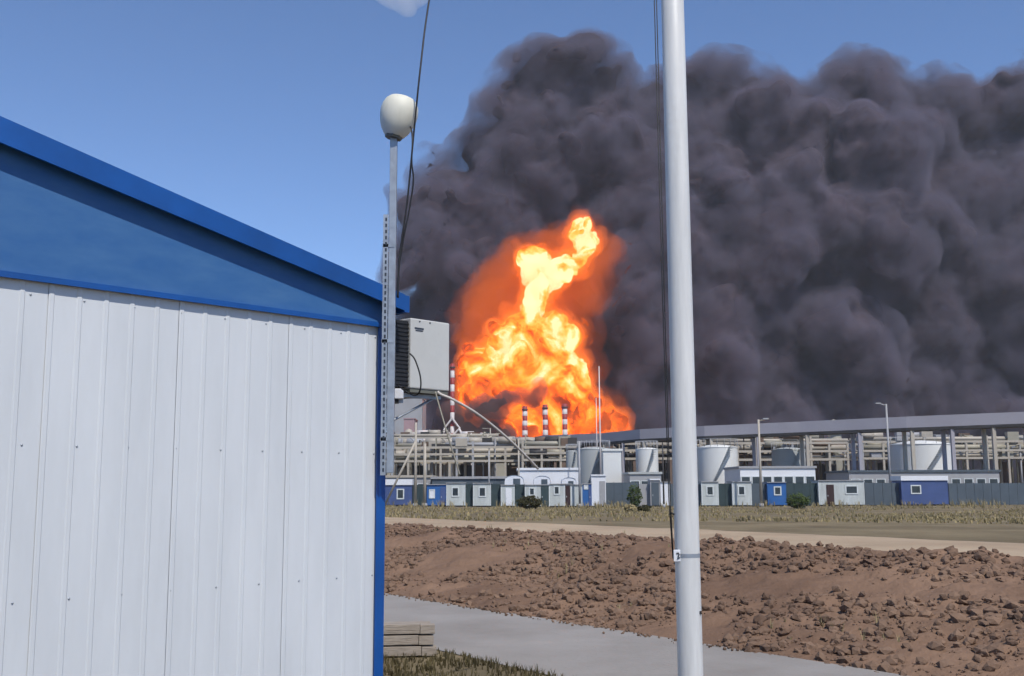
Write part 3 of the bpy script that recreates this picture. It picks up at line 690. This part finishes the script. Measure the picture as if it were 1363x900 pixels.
core, cco = blob_mesh('smoke_body', [(a, b_, c_, max(2.5, d_-3.0)) for a, b_, c_, d_ in sph], 1.9, [(.05, 3.5, 'b'), (.12, 1.8, 'b')], 3.3, warp=((.014, 16), (.035, 11), (.08, 4)))
core.data.materials.clear(); core.data.materials.append(M_smoke)
def parent_keep(o, p): o.parent = p; o.matrix_parent_inverse = Matrix.Translation(-Vector(p.location))
WARP = ((.014, 16), (.035, 11), (.08, 4))
for off_, den_, vx_ in ((-.2, .06, 2.4), (2.6, .05, 2.8)):
    fr, _ = blob_mesh('smoke_fringe', [(a, b_, c_, d_+off_) for a, b_, c_, d_ in sph], vx_, [(.05, 3.5, 'b'), (.12, 1.6, 'b')], 3.3, warp=WARP)
    fr.data.materials.clear(); fr.data.materials.append(volmat('smoke_haze', (.225, .19, .25), den_)); parent_keep(fr, smoke)
fv, _ = blob_mesh('smoke_veil', [(a, b_, c_, d_+6.0) for a, b_, c_, d_ in sph], 3.0, [(.05, 3.0, 'b')], 3.3, warp=WARP)
fv.data.materials.clear()
vm = volmat('smoke_veil_haze', (.23, .215, .285), .03); t = vm.node_tree
tn = t.nodes.new('ShaderNodeTexNoise'); tn.inputs['Scale'].default_value = .075; tn.inputs['Detail'].default_value = 6; tn.inputs['Roughness'].default_value = .6
tcn = t.nodes.new('ShaderNodeTexCoord'); t.links.new(tcn.outputs['Object'], tn.inputs['Vector'])
mr = t.nodes.new('ShaderNodeMapRange'); mr.inputs[1].default_value = .42; mr.inputs[2].default_value = .68; mr.inputs[3].default_value = 0; mr.inputs[4].default_value = .15
t.links.new(tn.outputs[0], mr.inputs[0]); t.links.new(mr.outputs[0], next(n for n in t.nodes if n.type == 'PRINCIPLED_VOLUME').inputs['Density'])
vm.cycles.volume_step_rate = .1
fv.data.materials.append(vm); parent_keep(fv, smoke)
parent_keep(core, smoke)
# fire
FY = 425
fire_sp = [(776, 324, 21), (772, 345, 17), (752, 354, 18), (712, 350, 25), (722, 368, 25), (735, 374, 20), (712, 390, 16), (704, 408, 13), (698, 425, 16), (712, 440, 24), (735, 432, 20),
 (745, 455, 26), (690, 450, 24), (664, 462, 22), (645, 482, 20), (628, 500, 14), (632, 525, 18), (660, 500, 28), (700, 490, 40), (740, 492, 34), (762, 490, 17), (758, 515, 24), (700, 525, 34), (660, 530, 24),
 (640, 545, 20), (680, 555, 24), (715, 558, 24), (745, 550, 28), (775, 555, 22), (770, 530, 20), (800, 565, 16), (818, 558, 15), (826, 562, 11), (788, 572, 18), (690, 580, 20), (740, 578, 22)]
fsp = []
for a, b_, c_ in fire_sp:
    fsp.append(sp(a, b_, c_, FY+rr.uniform(-6, 6)))
    for _ in range(4):
        th = rr.uniform(0, 6.28); fsp.append(sp(a+c_*.85*math.cos(th), b_+c_*.85*math.sin(th), c_*rr.uniform(.22, .45), FY-rr.uniform(-4, 9)*c_/25))
fire = thing('fireball', 'towering orange and yellow fireball rising from the plant', 'fire', P(720, 590, FY))
FW = ((.05, 5), (.11, 4), (.28, 1.2))
fb, fco = blob_mesh('flame_body', fsp, 1.0, [(.10, 2.4, 'b'), (.3, .5, 'n')], 5.7, warp=FW)
heat_pts = [(756, 350, 18, 1.3), (768, 338, 18, 1.4), (660, 480, 30, .9), (740, 460, 34, 1.0), (776, 324, 24, 1.5), (720, 362, 34, 1.7), (740, 378, 26, 1.4), (705, 405, 20, 1.2), (700, 430, 28, 1.05), (735, 435, 26, 1.0), (668, 465, 24, 1.05), (650, 490, 24, .9), (755, 470, 30, .95), (700, 470, 40, .8), (745, 495, 26, .6),
            (630, 515, 16, .6), (665, 500, 20, .55), (720, 505, 26, .3), (700, 560, 14, .4), (735, 553, 18, .5), (826, 560, 12, .35), (780, 555, 14, .35)]
hp = np.array([[*P(a, b_, FY), c_*FY/FPX, e] for a, b_, c_, e in heat_pts], 'f4')
heat = np.zeros(len(fco), 'f4')
for x_, y_, z_, r_, e in hp:
    d2 = ((fco[:, 0]-x_)**2+(fco[:, 2]-z_)**2)/(r_*r_); heat = np.maximum(heat, e*np.exp(-d2*.38))
at = fb.data.attributes.new('hotness', 'FLOAT', 'POINT'); at.data.foreach_set('value', heat)
M_fire = bpy.data.materials.new('flame'); M_fire.use_nodes = True; t = M_fire.node_tree; t.nodes.clear()
def N(k_, **kw):
    n = t.nodes.new(k_)
    for a, b_ in kw.items(): setattr(n, a, b_)
    return n
tc = N('ShaderNodeTexCoord'); na = N('ShaderNodeTexNoise'); na.inputs['Scale'].default_value = .045; na.inputs['Detail'].default_value = 4; na.inputs['Distortion'].default_value = 2.2
nb = N('ShaderNodeTexNoise'); nb.inputs['Scale'].default_value = .3; nb.inputs['Detail'].default_value = 4; nb.inputs['Distortion'].default_value = 1.5
t.links.new(tc.outputs['Object'], na.inputs['Vector']); t.links.new(tc.outputs['Object'], nb.inputs['Vector'])
ha = N('ShaderNodeAttribute', attribute_name='hotness')
def mth(op, a, b_=None):
    n = N('ShaderNodeMath', operation=op)
    for i, x_ in enumerate((a, b_)):
        if x_ is None: continue
        if isinstance(x_, (int, float)): n.inputs[i].default_value = x_
        else: t.links.new(x_, n.inputs[i])
    return n.outputs[0]
s1 = mth('MULTIPLY', mth('SUBTRACT', na.outputs[0], .5), 2.6); s2 = mth('MULTIPLY', mth('SUBTRACT', nb.outputs[0], .5), .4)
hh = mth('ADD', mth('ADD', mth('MULTIPLY', ha.outputs['Fac'], .60), .215), mth('ADD', s1, s2))
rp = N('ShaderNodeValToRGB'); els = rp.color_ramp.elements
els[0].position = 0; els[0].color = (.04, .005, .002, 1); els[1].position = 1; els[1].color = (.60, .185, .095, 1)
for p_, c_ in ((.16, (.06, .006, .001)), (.30, (.20, .020, .0012)), (.46, (.32, .042, .002)), (.62, (.42, .080, .007)), (.80, (.50, .125, .028))):
    e = els.new(p_); e.color = (*c_, 1)
t.links.new(hh, rp.inputs[0])
em = N('ShaderNodeEmission'); t.links.new(rp.outputs[0], em.inputs[0]); em.inputs[1].default_value = 4.6
ou = N('ShaderNodeOutputMaterial'); t.links.new(em.outputs[0], ou.inputs[0])
M_fire.cycles.emission_sampling = 'NONE'      # still lights the smoke, through bounced rays
fb.data.materials.clear(); fb.data.materials.append(M_fire); parent_keep(fb, fire)
for off_, e_ in ((1.2, .05), (3.0, .04)):
    ff, _ = blob_mesh('flame_fringe', [(a, b_, c_, d_+off_) for a, b_, c_, d_ in fsp], 1.4, [(.10, 2.4, 'b'), (.2, 1.2, 'n')], 5.7, warp=FW)
    ff.data.materials.clear(); ff.data.materials.append(volmat('flame_haze', (.3, .12, .05), .03, e_, (1, .17, .01))); parent_keep(ff, fire)
# emissive shells painting the fire's light onto the smoke around the flames
env = [(790, 345, 32), (760, 335, 36), (735, 345, 40), (690, 365, 42), (660, 395, 40), (640, 425, 34), (780, 385, 34), (735, 400, 48), (690, 430, 52), (645, 465, 36), (770, 440, 30), (700, 490, 60), (760, 500, 36), (775, 545, 30), (812, 562, 24), (640, 520, 34), (690, 560, 40), (745, 560, 38)]
for k_, (f_, e_) in enumerate(((1.3, .0020), (1.12, .0040), (1.0, .006), (.88, .008), (.74, .010), (.6, .012))):
    ev, _ = blob_mesh('firelight_shell', [sp(a, b_, c_*f_, FY+14) for a, b_, c_ in env], 2.0, [(.08, 3, 'n'), (.18, 1.4, 'b')], 8.8+k_*.35, warp=((.03, 8), (.08, 5), (.2, 2)))
    ev.data.materials.clear(); ev.data.materials.append(volmat('firelight_glow', (.30, .10, .03), .018, e_*.95, (1, .14+.01*k_, .003))); parent_keep(ev, fire)
# soot rolling over the low flames
puffs = [(652, 541, 17, 398), (668, 534, 12, 398), (640, 550, 11, 400), (716, 520, 8, 400), (706, 526, 7, 400), (694, 531, 6, 401), (650, 570, 20, 402), (625, 572, 18, 402), (668, 577, 14, 401), (606, 560, 20, 405)]
pf, _ = blob_mesh('soot_roll', [sp(a, b_, c_*.6, d_+4) for a, b_, c_, d_ in puffs if b_ > 532], 1.0, [(.12, 2.6, 'b'), (.3, 1.1, 'b')], 2.2)
pv, _ = blob_mesh('soot_fringe', [(a, b_, c_, d_+1.6) for a, b_, c_, d_ in (sp(*q) for q in puffs)], 1.3, [(.12, 2.0, 'b')], 2.2, warp=((.12, 3),)); pv.data.materials.clear()
pf.data.materials.clear(); pf.data.materials.append(M_smoke); pv.data.materials.append(volmat('soot_haze', (.25, .16, .15), .20)); parent_keep(pf, smoke); parent_keep(pv, smoke)
# ------------------------------------------------------------------ small white cloud
cl, _ = blob_mesh('cloud', [sp(a, b_, c_, 3000) for a, b_, c_ in ((535, -6, 24), (512, -20, 22), (560, -18, 20), (590, -26, 18), (545, 10, 12), (480, -40, 26))], 9, [(.012, 14, 'b'), (.03, 8, 'n')], 1.1)
cl.data.materials.clear(); cl.data.materials.append(volmat('cloud_vapour', (.95, .95, .97), .006)); tag(cl, 'small soft white cloud high above the globe lamp', 'cloud')
# ------------------------------------------------------------------ air
hz = MB().box(-9000, 9000, -4000, 9000, -1.5, 235).build('haze', volmat('haze_air', (.80, .84, .92), .00013))
tag(hz, 'thin pale haze over the whole plant', 'haze', kind='stuff')
